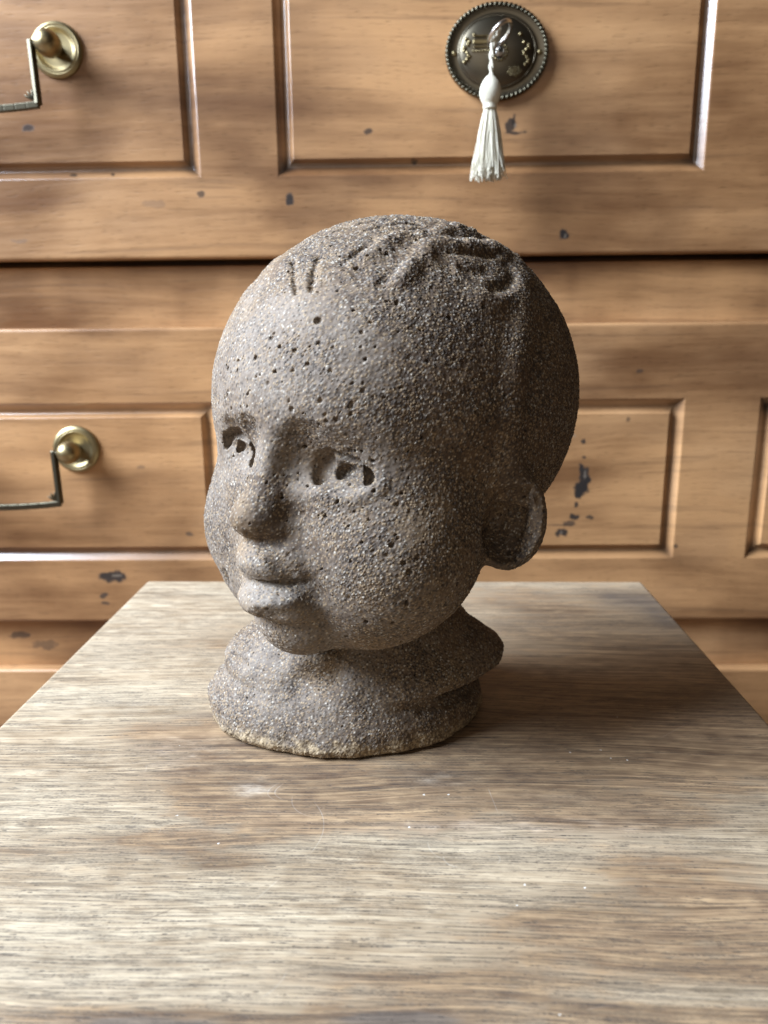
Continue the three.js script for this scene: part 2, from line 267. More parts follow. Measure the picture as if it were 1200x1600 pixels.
// ------------------------------------------------------------------ the key with its tassel (in the chest's axes)
{
  const key = group('drawer_key', null, [0, 0, -.74], -.0194);
  key.userData = { label: 'steel key in the keyhole of the oval plate, hung with a white tassel', category: 'key' };
  const off = (g) => g.translate(0, TOP, 0);
  const kx = .1012, ky = .4442;
  mesh('key_shank', off(mergeGeometries([tube([[kx, ky, .004], [kx, ky, .022]], .0022, 8, 12), new THREE.TorusGeometry(.0026, .0008, 8, 16).translate(kx, ky, .019), new THREE.TorusGeometry(.0026, .0008, 8, 16).translate(kx, ky, .015)])), steelMat, key);
  const ring = new THREE.TorusGeometry(.0125, .0017, 12, 40).scale(1.25, .85, 1).rotateY(1.38).rotateZ(-.95);
  mesh('key_bow', off(ring.translate(kx - .0018, ky + .0085, .0295)), steelMat, key);
  const cordMat = new THREE.MeshStandardMaterial({ color: new THREE.Color().setRGB(.66, .62, .50), roughness: .9 });
  const silkMat = new THREE.MeshPhysicalMaterial({ color: new THREE.Color().setRGB(.68, .63, .50), roughness: .8, sheen: .5, sheenRoughness: .5 });
  const cords = [];
  for (const s of [-1, 1]) { const pts = []; for (let i = 0; i <= 16; i++) { const t = i / 16, w = .0011 * Math.sin(t * 14 + (s > 0 ? 0 : Math.PI)); pts.push([.0955 - .0030 * Math.min(1, t * 2.2) + w + (s > 0 ? .0034 * Math.max(0, 1 - t * 5) : 0), .4560 - t * .036, .0335 + .0008 * Math.cos(t * 14 + (s > 0 ? 0 : Math.PI))]); } cords.push(tube(pts, .00115, 48, 8)); }
  cords.push(new THREE.TorusGeometry(.0032, .0011, 8, 20).rotateY(1.2).translate(.0975, .4548, .033));
  mesh('cord', off(mergeGeometries(cords)), cordMat, key);
  const tassel = group('tassel', key, [.0920, TOP + .4085, .0335]);
  const knot = []; const KN = 30;
  for (let i = 0; i < KN; i++) { const a = i / KN * 6.283, pts = []; for (let j = 0; j <= 8; j++) { const t = j / 8, r = .0012 + .0068 * Math.pow(Math.sin(Math.PI * Math.min(1, t * .86 + .04)), .75); pts.push([Math.cos(a + t * .25) * r, .0115 - t * .0215, Math.sin(a + t * .25) * r]); } knot.push(tube(pts, .00085, 10, 5)); }
  knot.push(new THREE.SphereGeometry(1, 18, 12).scale(.0070, .0085, .0070).translate(0, .001, 0));
  mesh('knot', mergeGeometries(knot), silkMat, tassel);
  mesh('binding', mergeGeometries([0, 1, 2].map(i => new THREE.TorusGeometry(.0050, .0009, 8, 28).rotateX(Math.PI / 2).translate(0, -.0092 - i * .0013, 0))), silkMat, tassel);
  const fr = [], q = rng(5);
  for (let i = 0; i < 300; i++) {
    const a = q() * 6.283, R = Math.sqrt(q()) * (.8 + .3 * q()), len = .0500 + .0095 * q() - .003 * R, wv = q() * 6.283, wa = .0004 + .0022 * q(), fx = Math.cos(a) * R, fz = Math.sin(a) * R, sw = (q() - .5) * .0016, pts = [];
    for (let j = 0; j <= 5; j++) { const t = j / 5, r = .0045 + .0103 * Math.pow(t, .8); pts.push([fx * r + sw * t * t * 3 - .0008 * t + wa * Math.sin(wv + t * 5) * t, -.011 - t * len, fz * r * .7 + (q() - .5) * .0004]); }
    fr.push(tube(pts, .00044, 12, 5));
  }
  mesh('fringe', mergeGeometries(fr), silkMat, tassel).userData.kind = 'stuff';
}

// ------------------------------------------------------------------ table
const TW = .4424, TD = .53, TYAW = -.0345;
const tableGroup = group('wooden_table', null, [0.0, 0, 0], TYAW);
tableGroup.userData = { label: 'small worn wooden table with greyish bleached top carrying the head', category: 'table' };
{
  // corners of the top on the back edge: (-.2147, -.6676) and (.2275, -.652)
  const cb = new THREE.Vector3(.0064, 0, -.6598), back = new THREE.Vector3(Math.sin(TYAW), 0, Math.cos(TYAW));
  const ctr = cb.clone().addScaledVector(back, TD / 2);
  tableGroup.position.set(ctr.x, 0, ctr.z);
  const cs = Math.cos(TYAW), sn = Math.sin(TYAW);
  const loc = (X, Z) => { const dx = X - ctr.x, dz = Z - ctr.z; return [dx * cs - dz * sn, dx * sn + dz * cs]; };
  // stains; brown ones right of the head partly paint its cast shadow: world x, z, half length, half depth, strength, kind (0 brown, 1 dark grey, 2 pale)
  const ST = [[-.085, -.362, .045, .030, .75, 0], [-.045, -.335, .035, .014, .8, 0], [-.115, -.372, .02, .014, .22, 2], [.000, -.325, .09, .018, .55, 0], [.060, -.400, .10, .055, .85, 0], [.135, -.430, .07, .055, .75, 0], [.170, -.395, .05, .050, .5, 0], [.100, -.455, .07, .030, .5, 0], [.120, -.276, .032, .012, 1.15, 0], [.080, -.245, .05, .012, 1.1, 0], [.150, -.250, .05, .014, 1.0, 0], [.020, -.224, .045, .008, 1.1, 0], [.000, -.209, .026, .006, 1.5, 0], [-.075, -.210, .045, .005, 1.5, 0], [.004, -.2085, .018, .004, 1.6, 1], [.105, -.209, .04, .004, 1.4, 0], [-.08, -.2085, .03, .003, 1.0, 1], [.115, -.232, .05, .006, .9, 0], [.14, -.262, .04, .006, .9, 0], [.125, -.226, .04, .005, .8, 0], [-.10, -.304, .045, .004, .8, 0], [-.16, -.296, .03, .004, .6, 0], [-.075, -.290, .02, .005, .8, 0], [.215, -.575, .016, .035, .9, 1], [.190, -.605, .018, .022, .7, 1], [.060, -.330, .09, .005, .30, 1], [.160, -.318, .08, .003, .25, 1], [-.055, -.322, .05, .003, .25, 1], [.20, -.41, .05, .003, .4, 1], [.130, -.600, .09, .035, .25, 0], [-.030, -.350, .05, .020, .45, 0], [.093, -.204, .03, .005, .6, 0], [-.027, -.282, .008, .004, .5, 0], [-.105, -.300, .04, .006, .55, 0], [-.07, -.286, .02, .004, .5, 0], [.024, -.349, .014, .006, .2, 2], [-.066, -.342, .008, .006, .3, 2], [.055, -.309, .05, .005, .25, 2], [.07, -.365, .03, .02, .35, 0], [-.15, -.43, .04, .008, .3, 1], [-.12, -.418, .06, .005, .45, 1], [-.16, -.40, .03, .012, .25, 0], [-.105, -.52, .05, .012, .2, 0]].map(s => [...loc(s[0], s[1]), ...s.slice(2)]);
  const q = rng(91), SC = [];
  const scr = (X0, Z0, X1, Z1, w, tone, bend = 0) => { const a = loc(X0, Z0), b = loc(X1, Z1); SC.push([a[0], a[1], b[0], b[1], w * .8, tone * (tone > 0 ? .2 : .45), bend]); };
  scr(-.098, -.252, -.084, -.261, .0007, -1); scr(-.048, -.276, .005, -.273, .0006, -.7); scr(-.070, -.273, -.058, -.278, .0005, -.9); scr(.020, -.268, .026, -.258, .0005, -.6); scr(-.205, -.375, -.185, -.385, .0006, -.8); scr(-.01, -.305, -.006, -.290, .0004, -.5); scr(-.035, -.290, -.035, -.330, .0004, .8, .006); scr(-.046, -.335, -.034, -.318, .0004, .8, .004); scr(.024, -.290, .030, -.283, .0005, .9, .002); scr(.018, -.300, .024, -.288, .0004, .7, .002); scr(.050, -.340, .052, -.320, .0004, .8); scr(.090, -.300, .070, -.275, .0004, -.6); scr(.170, -.400, .150, -.385, .0004, .6); scr(.06, -.245, .04, -.232, .0004, -.6, .002); scr(-.12, -.42, -.10, -.395, .0004, -.5); scr(-.16, -.36, -.13, -.345, .0004, -.5); scr(-.052, -.345, -.050, -.332, .0006, .7, .004); scr(-.054, -.346, -.053, -.331, .0005, .6, .005);
  for (let i = 0; i < 70; i++) { const X = -.2 + .4 * q(), Z = -.20 - .44 * q(), a = q() * 6.283, L = .006 + .028 * q() * q(); scr(X, Z, X + Math.cos(a) * L, Z + Math.sin(a) * L * .8, .00025 + .00025 * q(), q() < .6 ? .25 + .4 * q() : -.25 - .4 * q(), (q() - .5) * .006); }
  const SPK = []; for (const [X, Z] of [[.098, -.372], [.115, -.374], [.118, -.366], [.126, -.364], [.018, -.335], [-.075, -.30], [.056, -.272], [.03, -.335], [.08, -.27], [.01, -.31]]) SPK.push([...loc(X, Z), .0005]);
  for (let i = 0; i < 8; i++) SPK.push([...loc(-.2 + .4 * q(), -.2 - .3 * q()), .0002 + .0003 * q()]);
  // cells so that only nearby scratches are looked at
  const NG = 40, cells = Array.from({ length: NG * NG }, () => []);
  const cellOf = (v, L) => Math.max(0, Math.min(NG - 1, Math.floor((v / L + .5) * NG)));
  SC.forEach(s => { const x0 = cellOf(Math.min(s[0], s[2]) - .008, TW), x1 = cellOf(Math.max(s[0], s[2]) + .008, TW), y0 = cellOf(Math.min(s[1], s[3]) - .008, TD), y1 = cellOf(Math.max(s[1], s[3]) + .008, TD); for (let a = x0; a <= x1; a++) for (let b = y0; b <= y1; b++) cells[b * NG + a].push(s); });
  const spc = Array.from({ length: NG * NG }, () => []);
  SPK.forEach(s => { for (const a of [-.001, .001]) for (const b of [-.001, .001]) { const c = spc[cellOf(s[1] + b, TD) * NG + cellOf(s[0] + a, TW)]; if (!c.includes(s)) c.push(s); } });
  // open pores of the worn grain: thin dark dashes along it, crowded in some rows
  const dash = new Float32Array(2048 * 2048), qd = rng(407);
  for (let n = 0; n < 64000; n++) {
    const u = qd(), v = qd(), x = (u - .5) * TW, z = (.5 - v) * TD;
    const dens = .42 + .75 * f2(x * 7 + 40, z * 30, 3) + .55 * f2(x * 5 + 3, z * 170, 2) + .28 * ss(-.02, .2, z) - .10 * ss(.05, .2, x) * ss(.15, 0, z);
    if (qd() > dens) continue;
    const len = (14 + 190 * Math.pow(qd(), 2.6)) | 0, th = .55 + 1.3 * Math.pow(qd(), 2.2), al = .3 + .7 * qd(), sl = (qd() - .5) * .05 + .02 * n2(x * 8, z * 12);
    for (let i = 0; i < len; i++) {
      const px = Math.round(u * 2048 + i - len / 2); if (px < 0 || px > 2047) continue;
      const t = i / len, k = Math.min(1, 4 * t, 4 * (1 - t)) * (.7 + .3 * n2(px * .21, n * 1.7)), cy = v * 2048 + (i - len / 2) * sl, w = th * (.6 + .4 * k);
      for (let py = Math.floor(cy - w - 1); py <= cy + w + 1; py++) { if (py < 0 || py > 2047) continue; const e = Math.max(0, Math.min(1, w + .5 - Math.abs(py + .5 - cy))) * al * k; const o = py * 2048 + px; if (e > dash[o]) dash[o] = e; }
    }
  }
  const [topMap, topBump] = paint(2048, 2048, (u, v) => {
    const x = (u - .5) * TW, z = (.5 - v) * TD;      // v grows away from the camera
    const w1 = f2(x * 7 + 3, z * 16, 3), w2 = f2(x * 16 + 9, z * 30, 3);
    const gx = x, gz = z + .009 * w1 + .0015 * w2 + .16 * Math.max(0, .15 - Math.hypot((x - .02) * .55, (z + .02) * .9));
    const broad = f2(gx * 4 + 11, gz * 34, 4), mid = f2(gx * 11, gz * 240 + 7, 4), fine = f2(gx * 14, gz * 850, 3), hair = n2(gx * 24 + 5, gz * 2100);
    const patch = f2(x * 16 - 4, z * 26 + 2, 4), mott = f2(x * 120, z * 260, 3);
    let c = mix3([.26, .182, .108], [.425, .350, .245], ss(-.70, .60, .34 * broad + .16 * mid + .36 * patch + .26 * fine + .26 * mott));
    // bare, bleached zones towards the left and front; varnish remains elsewhere
    // the varnish kept round the middle of the top, its worn front border bowed
    const zb = .085 + .020 * f2(x * 9 + 2, 3.3, 3) - .35 * x * x + .03 * patch;
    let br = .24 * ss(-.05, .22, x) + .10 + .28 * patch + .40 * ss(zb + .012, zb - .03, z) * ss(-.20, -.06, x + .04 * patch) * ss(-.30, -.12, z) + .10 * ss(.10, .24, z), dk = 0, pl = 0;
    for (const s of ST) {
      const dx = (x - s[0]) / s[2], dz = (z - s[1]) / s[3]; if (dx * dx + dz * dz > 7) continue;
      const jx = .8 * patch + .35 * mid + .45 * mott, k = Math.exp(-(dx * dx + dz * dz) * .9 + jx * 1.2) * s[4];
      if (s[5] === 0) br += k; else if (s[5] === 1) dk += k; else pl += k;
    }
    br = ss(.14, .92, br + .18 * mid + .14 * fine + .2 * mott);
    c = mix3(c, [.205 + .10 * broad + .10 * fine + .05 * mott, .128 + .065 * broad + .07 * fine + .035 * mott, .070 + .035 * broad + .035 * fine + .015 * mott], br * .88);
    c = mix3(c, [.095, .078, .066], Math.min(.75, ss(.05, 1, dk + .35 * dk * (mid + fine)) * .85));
    c = mix3(c, [.56, .50, .42], Math.min(.5, pl * (.5 + mott)));
    const m2 = 1 + .22 * fine + .20 * hair + .20 * mott; c = [c[0] * m2, c[1] * m2, c[2] * m2];
    const pp = Math.min(1, dash[Math.min(2047, v * 2048 | 0) * 2048 + Math.min(2047, u * 2048 | 0)]);
    c = mix3(c, [.052, .042, .034], pp * .88);
    let h = .62 + .10 * fine + .08 * mid + .06 * hair - .34 * pp, r = mix(.66, .54, br) + .08 * mott + .1 * pp;
    for (const s of cells[cellOf(z, TD) * NG + cellOf(x, TW)]) {
      const dx = s[2] - s[0], dz = s[3] - s[1], L2 = dx * dx + dz * dz, t = Math.max(0, Math.min(1, ((x - s[0]) * dx + (z - s[1]) * dz) / L2)), L = Math.sqrt(L2);
      const bow = s[6] * 4 * t * (1 - t), ex = x - s[0] - t * dx + dz / L * bow, ez = z - s[1] - t * dz - dx / L * bow, e = Math.hypot(ex, ez);
      if (e < s[4]) { const k = (1 - e / s[4]) * Math.min(1, 5 * Math.min(t, 1 - t) + .25) * Math.abs(s[5]) * (.6 + .8 * Math.max(0, mott + .3)); if (s[5] > 0) { c = mix3(c, [.74, .70, .64], Math.min(.9, k)); } else c = mix3(c, [.07, .045, .03], Math.min(.95, k)); h -= .25 * k; }
    }
    for (const s of spc[cellOf(z, TD) * NG + cellOf(x, TW)]) { const e = Math.hypot(x - s[0], (z - s[1])) * (1 + .5 * n2(x * 3000, z * 3000)); if (e < s[2]) { c = mix3(c, [.72, .69, .64], .6); } }
    return [...c, h, r];
  });
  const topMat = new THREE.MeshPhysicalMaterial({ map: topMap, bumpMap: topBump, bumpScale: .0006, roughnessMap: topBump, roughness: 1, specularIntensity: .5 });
  const T = .028, g = new RoundedBoxGeometry(TW, T, TD, 4, .0035).translate(0, TOP - T / 2, 0);
  const P = g.attributes.position, uv = new Float32Array(P.count * 2);
  for (let i = 0; i < P.count; i++) { uv[2 * i] = P.getX(i) / TW + .5; uv[2 * i + 1] = .5 - P.getZ(i) / TD; }
  g.setAttribute('uv', new THREE.BufferAttribute(uv, 2));
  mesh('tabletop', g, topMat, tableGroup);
  const legMat = new THREE.MeshStandardMaterial({ color: new THREE.Color().setRGB(.26, .17, .10), roughness: .6 });
  for (const a of [-1, 1]) for (const b of [-1, 1]) { const l = new THREE.CylinderGeometry(.022, .015, TOP - T, 4, 1).rotateY(Math.PI / 4); mesh('leg', l.translate(a * (TW / 2 - .04), (TOP - T) / 2, b * (TD / 2 - .04)), legMat, tableGroup); }
  for (const a of [-1, 1]) mesh('apron', new RoundedBoxGeometry(.016, .06, TD - .12, 2, .002).translate(a * (TW / 2 - .04), TOP - T - .031, 0), legMat, tableGroup);
  for (const b of [-1, 1]) mesh('apron', new RoundedBoxGeometry(TW - .12, .06, .016, 2, .002).translate(0, TOP - T - .031, b * (TD / 2 - .04)), legMat, tableGroup);
}
// ------------------------------------------------------------------ the sculpture
{
// ---- sculpture field (mm) ----
const sqrt=Math.sqrt,abs=Math.abs,min=Math.min,max=Math.max,exp=Math.exp;
const HEAD={x:4.5,y:172,z:-430,yaw:40*Math.PI/180};
function smin(a,b,k){const h=max(k-abs(a-b),0)/k;return min(a,b)-h*h*k*.25;}
function smax(a,b,k){return -smin(-a,-b,k);}
function ell(x,y,z,a,b,c){const k0=sqrt(x*x/(a*a)+y*y/(b*b)+z*z/(c*c));if(k0<1e-6)return -min(a,b,c);const k1=sqrt(x*x/(a*a*a*a)+y*y/(b*b*b*b)+z*z/(c*c*c*c));return k0*(k0-1)/k1;}
function caps(x,y,z,ax,ay,az,bx,by,bz,r1,r2){const dx=bx-ax,dy=by-ay,dz=bz-az;const t=min(1,max(0,((x-ax)*dx+(y-ay)*dy+(z-az)*dz)/(dx*dx+dy*dy+dz*dz)));const ex=x-ax-t*dx,ey=y-ay-t*dy,ez=z-az-t*dz;return sqrt(ex*ex+ey*ey+ez*ez)-(r1+(r2-r1)*t);}
const sph=(x,y,z,r)=>sqrt(x*x+y*y+z*z)-r;
function lerpTab(T,v){if(v<=T[0][0])return T[0][1];for(let i=1;i<T.length;i++)if(v<=T[i][0]){const a=T[i-1],b=T[i];let t=(v-a[0])/(b[0]-a[0]);t=t*t*(3-2*t)*.5+t*.5;return a[1]+(b[1]-a[1])*t;}return T[T.length-1][1];}
const RR=[[0,72],[4,74],[14,74],[19,70],[23,61],[26,68],[29,82],[33,87.5],[38,88],[42.5,82],[52,69],[66,59],[80,53],[110,48]];
const RL=[[0,86],[5,88],[14,88],[20,84],[26,79],[29,76.5],[32,77],[36,77],[40,74],[46,66],[56,54],[70,46],[110,44]];
const RF=[[0,64],[5,65],[10,64],[60,42],[110,40]];
const RB=[[0,60],[10,62],[22,62],[30,70],[36,70],[46,60],[66,52],[110,48]];
function neckSDF(X,Y,Z){const u=X+18,w=Z+430;const r=sqrt(u*u+w*w)+1e-6;const c=u/r,s=w/r;
 const a=c>0?lerpTab(RR,Y):lerpTab(RL,Y),b=s>0?lerpTab(RF,Y):lerpTab(RB,Y);
 const R=1/sqrt(c*c/(a*a)+s*s/(b*b));
 const th=Math.atan2(w,u),rim=1.0*Math.sin(th*3+1)+.7*Math.sin(th*7+2.1)+.45*Math.sin(th*17+.4)+.3*Math.sin(th*29);
 let d=(r-R-rim*max(0,1-abs(Y-4)/10))*.8;
 d=smax(d,-Y-.0,3);d=smax(d,Y-112,10);return d;}
function headCore(x,y,z){
 const ax=abs(x);
 let d=ell(x,y-11,z+8,94,94.8,108);
 d=smin(d,ell(x,y+50,z-36,70,56,56),25);
 d=smin(d,ell(ax-44,y+58,z-50,38,39,37),22);
 d=smin(d,ell(ax-24,y+80,z-50,32,29,34),16);
 d=smin(d,sph(x,y+90,z-76,20),18);
 // sockets
 const bx=abs(x-11);
 d=smax(d,-ell(bx-31,y+9,z-104+.25*max(0,x-20),20,11,16),12);
 d=smax(d,-sph(bx-15,y+3,z-108,8),9);
 // nose
 d=smin(d,caps(x,y,z,7,-2,88,2.5,-29,98,6,8),12);
 d=smin(d,ell(x,y+36.5,z-98,13.5,11,14),6);
 d=smin(d,ell(abs(x-2)-9,y+41.5,z-92,8.5,8,9),5);
 // muzzle, lips
 d=smin(d,ell(x-3,y+66,z-80,27,24,24),12);
 d=smin(d,ell(x-4,y+57.5,z-94,20,11,16),5);
 d=smin(d,ell(x-7.5,y+76.5,z-94,23,11,18),3);
 d=smax(d,-ell(x-10,y+91,z-112,26,6,13),6);
 d=smin(d,ell(x-8,y+93,z-82,17,14,15),9);
 // far jowl
 d=smin(d,ell(x+36,y+77,z-56,20,24,24),12);
 return d;}
function headLocal(x,y,z){let d=headCore(x,y,z);const sx=abs(x);if(sx>40){const ex=sx-85,ey=y+42,ez=z-14;const p=ex*.80-ez*.60,q=ex*.60+ez*.80;
  let e=ell(p+1.2,ey-.5,q+1,19.5,26.2,11.5);e=smax(e,-ell(p+2.4,ey+.5,q-8,15,21,14.5),2);
  d=smin(d,e,5);d=smax(d,-ell(p+6.5,ey+3,q-3,9,13,14.5),2.5);}
 return d;}
const cy=Math.cos(HEAD.yaw),sy=Math.sin(HEAD.yaw);
function toLocal(X,Y,Z){const dx=X-HEAD.x,dz=Z-HEAD.z;return [dx*cy+dz*sy,Y-HEAD.y,-dx*sy+dz*cy];}
function sdfBase(X,Y,Z){const dx=X-HEAD.x,dz=Z-HEAD.z;
 const h=headLocal(dx*cy+dz*sy,Y-HEAD.y,-dx*sy+dz*cy);
 if(Y>125)return h;
 return smin(h,neckSDF(X,Y,Z),10);}
const STROKES=[
[-1,0.4,-28,224.3,-348.6,1.7],
[-1,0.4,-49.6,216.9,-355,1.1],
[-1,0.4,-45.2,213.4,-350.5,1],
[-1,0.4,-48.1,219.1,-355.2,0.8],
[-1,0.4,-38.3,211.8,-346.3,1.1],
[-1,0.4,-27.4,214.7,-343.4,1],
[-1,0.4,-39.2,203.2,-343.7,0.9],
[-1,0.4,-32.5,206.2,-342,0.9],
[-1,0.4,-22.4,203.3,-338.3,1],
[-1,0.4,-13.2,190,-334.7,1],
[-1,0.4,-27.1,190.9,-337.3,1.1],
[-1,0.4,-40.1,186.8,-341.6,1.1],
[-1,0.4,-41.2,190.3,-342.3,0.8],
[-1,0.4,-73.1,190.8,-368.7,0.9],
[-1,0.4,-71,184.8,-365.4,1],
[-1,0.4,-64.9,181.7,-358.9,1.1],
[-1,0.4,-59.4,180.2,-354,1.2],
[-1,0.4,-68.3,176.5,-365.9,0.9],
[-1,0.4,-8.5,195,-335,1.1],
[-1,0.4,-14.1,188.3,-334.8,1.2],
[-1,0.4,-13.6,185.3,-334.5,0.8],
[-1,0.4,-20.3,182.8,-335.5,1],
[-1,0.4,-24.5,181.9,-336.4,0.8],
[-1,0.4,-25,184.7,-336.4,0.8],
[-1,0.4,0.5,192.3,-334.5,0.8],
[-1,0.4,11.4,181.7,-335.1,0.7],
[-1,0.4,10.9,116.3,-326.1,1.6],
[-1,0.4,3.2,128.5,-327.3,1.3],
[-1,0.4,8.5,120.4,-326,1.2],
[-1,0.4,1.2,124.4,-326.5,0.9],
[-1,0.4,14.4,122.4,-326.9,1],
[-1,0.4,6,131.5,-327.8,0.8],
[-1,0.4,19.2,144.1,-334.7,0.9],
[-1,0.4,5.9,145.4,-332.5,1],
[-1,0.4,1.2,149.5,-333.7,0.8],
[-1,0.4,-4.9,125.8,-327.7,0.8],
[-1,0.4,-26.3,139,-338.6,1],
[-1,0.4,-37.9,138.2,-344.8,1],
[-1,0.4,-40.5,136.2,-345.6,0.8],
[-1,0.4,-13.2,142.1,-333.9,0.8],
[-1,0.4,74.9,212.3,-376,1.9],
[-1,0.4,79.1,208.3,-378.8,1.6],
[-1,0.4,71.4,214.8,-373.2,1.3],
[-1,0.4,80.9,202.6,-378.6,1.3],
[-1,0.4,73.2,206.1,-371.1,1.2],
[-1,0.4,28.3,205.3,-342.2,0.8],
[-1,0.4,-8.6,219.4,-342.1,0.9],
[-1,0.4,-4.7,223.4,-343.8,0.8],
[-1,0.4,11.6,208.6,-339,0.8],
[-1,0.4,28.3,186.6,-339.4,0.8],
[-1,0.4,35.6,180.6,-342,0.9],
[-1,0.4,25.7,163.9,-340.4,0.8],
[-1,0.4,38.4,193.8,-343.9,0.8],
[-1,0.4,46.6,168.1,-348.6,0.8],
[-1,0.4,5.8,164.8,-335.9,0.8],
[-1,0.4,-16.2,102.3,-333.4,0.9],
[-1,0.4,-14.9,119.8,-330.5,0.8],
[-1,0.4,-4.6,105.6,-328.1,0.8],
[-1,0.4,11.2,142.5,-332,0.8],
[-1,0.4,28.5,140.9,-338,0.8],
[-1,0.4,31.9,126.6,-335.8,0.8],
[-1,0.4,-56.8,200.2,-353.6,0.8],
[-1,0.4,-66.6,206.8,-365.4,0.9],
[-1,0.4,-60.7,212.7,-361.9,0.7],
[-1,0.4,-77.6,200.3,-378.4,0.8],
[-1,0.4,-60.2,193.9,-355,0.7],
[-1,0.4,-51.1,197.7,-348.9,0.8],
[-1,0.4,-21.3,212.9,-341,0.7],
[-1,1,-27.1,158.9,-341.1,4.4,-21.6,160.2,-340.3,5.6,-16.4,160,-338.7,5.6,-11.1,159,-336.5,5.2,-7.6,156.9,-334.8,4],
[-1,1,-77,165.3,-380.6,3.2,-72.2,165.2,-377,3.8,-68.6,163.8,-374.4,3.8,-66.9,161.9,-372.8,3.2],
[1,4,-31.1,151.8,-344.7,2.6,-25.1,148.2,-342,2.6,-19.3,146.3,-339.3,2.6,-12,147,-337.2,2.6,-3.8,151,-336.8,2.6,-1.3,153.4,-337,2.6],
[-1,0.5,-28,153.1,-346.6,3,-27,157.7,-347.7,3.9,-25.1,162.7,-348,3.8],
[-1,0.6,-25.6,163.4,-345.4,2.2,-22.5,166.2,-344.3,2.4,-17.4,165.3,-343.2,2.2,-13.1,164.2,-341.8,1.8,-10,163.9,-340.7,1.4],
[-1,0.8,-19.3,155,-344.4,1.6,-17.4,157.9,-344.8,3.6,-14.6,158.5,-344,2.6],
[-1,0.6,-8.1,163.6,-342.1,1,-6.2,159.6,-341.3,2.6,-5,155.1,-339.9,3.7,-6.5,152,-339.3,3,-9.2,149.9,-339.3,1.2],
[-1,0.5,-4.5,161.5,-337,1],
[-1,0.5,-5.6,165.3,-337.1,0.9],
[-1,0.5,-14.8,168.6,-339.5,1.1],
[-1,8,-38,170.6,-336.8,10,-35.2,164,-338.5,10],
[-1,8,-42,159.2,-339.6,8],
[-1,0.7,-77.8,164.3,-386.1,2.3,-76.9,168.8,-384.1,2.9,-73.8,171.2,-380,3,-69.1,171.1,-375.9,2.7,-64.4,170.2,-371.7,2.8,-61.8,167.3,-370.8,3.4,-60.3,162.6,-370.4,4.1,-62.3,158,-371.6,3.3],
[-1,0.7,-69.3,165.5,-380.4,2.7,-70.5,162.8,-381.7,2.2],
[-1,6,-64.5,174.5,-354.7,7],
[-1,5,-74.6,172.9,-369.4,6],
[-1,1.4,-41.9,251.4,-382,1.7,-40.4,245.8,-372.6,1.7,-38.3,237.4,-362,1.7],
[-1,1.6,-29.3,252.8,-373.8,1.9,-30.5,247.5,-367.7,1.9,-31.3,238.6,-359.1,1.9],
[-1,2,-18.4,249.3,-364.3,0.8,-15.9,251.5,-366.1,1.6,-10.3,255,-369.2,2.6,-3.3,258.3,-372.6,2.8,1.2,261.1,-376.4,2.4,6.5,265.1,-383.3,2.2,19.1,266.1,-387.7,2.2,25.7,267.2,-392.6,2.2],
[1,4,-4.4,251.3,-369.2,4.4,2.4,256.8,-376.3,4.4,7.5,260,-381.3,4.4,18.3,260.1,-383.8,4.4],
[-1,2.2,-0.9,240,-353,1.4,5.3,244,-356.6,2.2,9.2,248.1,-360.8,2.6,14.4,252.6,-366.5,2.4,19,254.3,-369.6,1.6],
[1,4,8.1,240.1,-358.1,4.4,14.4,247.2,-365.8,4.4,21,253.4,-374.7,4.4,16.1,250.4,-369.7,4.4,21.4,255.1,-377.1,4.4,28.8,257.4,-383.5,4.4,40.2,256.7,-389.5,4.4,53.6,256.5,-402.3,4.4],
[-1,2,32.5,255.1,-376.4,1.9,41.5,255.2,-381.9,1.9,50.8,254.4,-388.2,1.9,59.5,256.7,-402.3,1.9],
[1,4,24.8,261.7,-387.5,4,36.1,266.7,-405.8,4,42.7,265.9,-410.7,4],
[-1,1.6,40.1,263.7,-395.3,1.8,48.7,264.3,-405.6,1.8,56.9,263.2,-414.8,1.8],
[-1,1.6,-22.4,267.7,-397.7,1.6,-12.9,270.3,-398.6,1.6,-0.7,272.8,-401.7,1.6,12.9,272.2,-400.3,1.6],
[-1,1.6,-7.3,266.3,-387.3,1.4,4.6,269.3,-392.3,1.4,19.5,269.6,-395.9,1.4],
[1,7,56.4,253.8,-405.9,5,63.6,251.8,-413.2,5,66.2,245.5,-404.3,5,66.6,242.7,-400.2,5,60.3,235.2,-383.4,5,51.8,230.4,-371.6,5,43.1,230.6,-365.9,5],
[-1,3,61.9,252.2,-393.9,3,64.1,247.2,-389.2,3,59.7,240.8,-377.2,3,52,238.6,-368.9,3],
[-1,3,37.3,247.6,-369.3,2,43.9,245.8,-371.3,2,49.8,247.3,-377.2,2],
[-1,4,80.6,256.3,-424.7,3,86.6,245,-426.7,3,90.7,239.2,-426.8,3],
[1,8,66,231,-384.8,5,60.5,211.6,-366.9,5,57.9,190,-359.4,5,57.3,167.3,-360.3,5,58.7,155.1,-363.4,5],
[-1,8,81.3,220.2,-378.2,6,78.2,204.9,-367.6,6,74.3,189.8,-360.7,6],
[-1,1.5,-62.8,129.5,-343.2,1.5,-59.7,127.7,-344.2,1.5],
[-1,3,-56,125.8,-343.8,2.6,-51.4,126.1,-342.4,2.6,-46.5,127.3,-341.8,2.6],
[-1,6,-41.2,132.5,-339.8,5,-42.7,137.5,-340.9,5],
[-1,0.8,-59.2,107,-346,0.9,-54.6,106.6,-343.5,1.6,-48,106.9,-341.6,2.1,-42.7,106.6,-341.3,2.1,-38,106.2,-341.1,1.8],
[-1,2.5,-63.7,124.8,-348.8,2,-57,124.9,-344.9,2.4,-50,125.2,-342.8,2.4,-44.3,127.4,-342.8,2],
[-1,5,-35,105.8,-336.7,4,-31.9,101,-336.6,4],
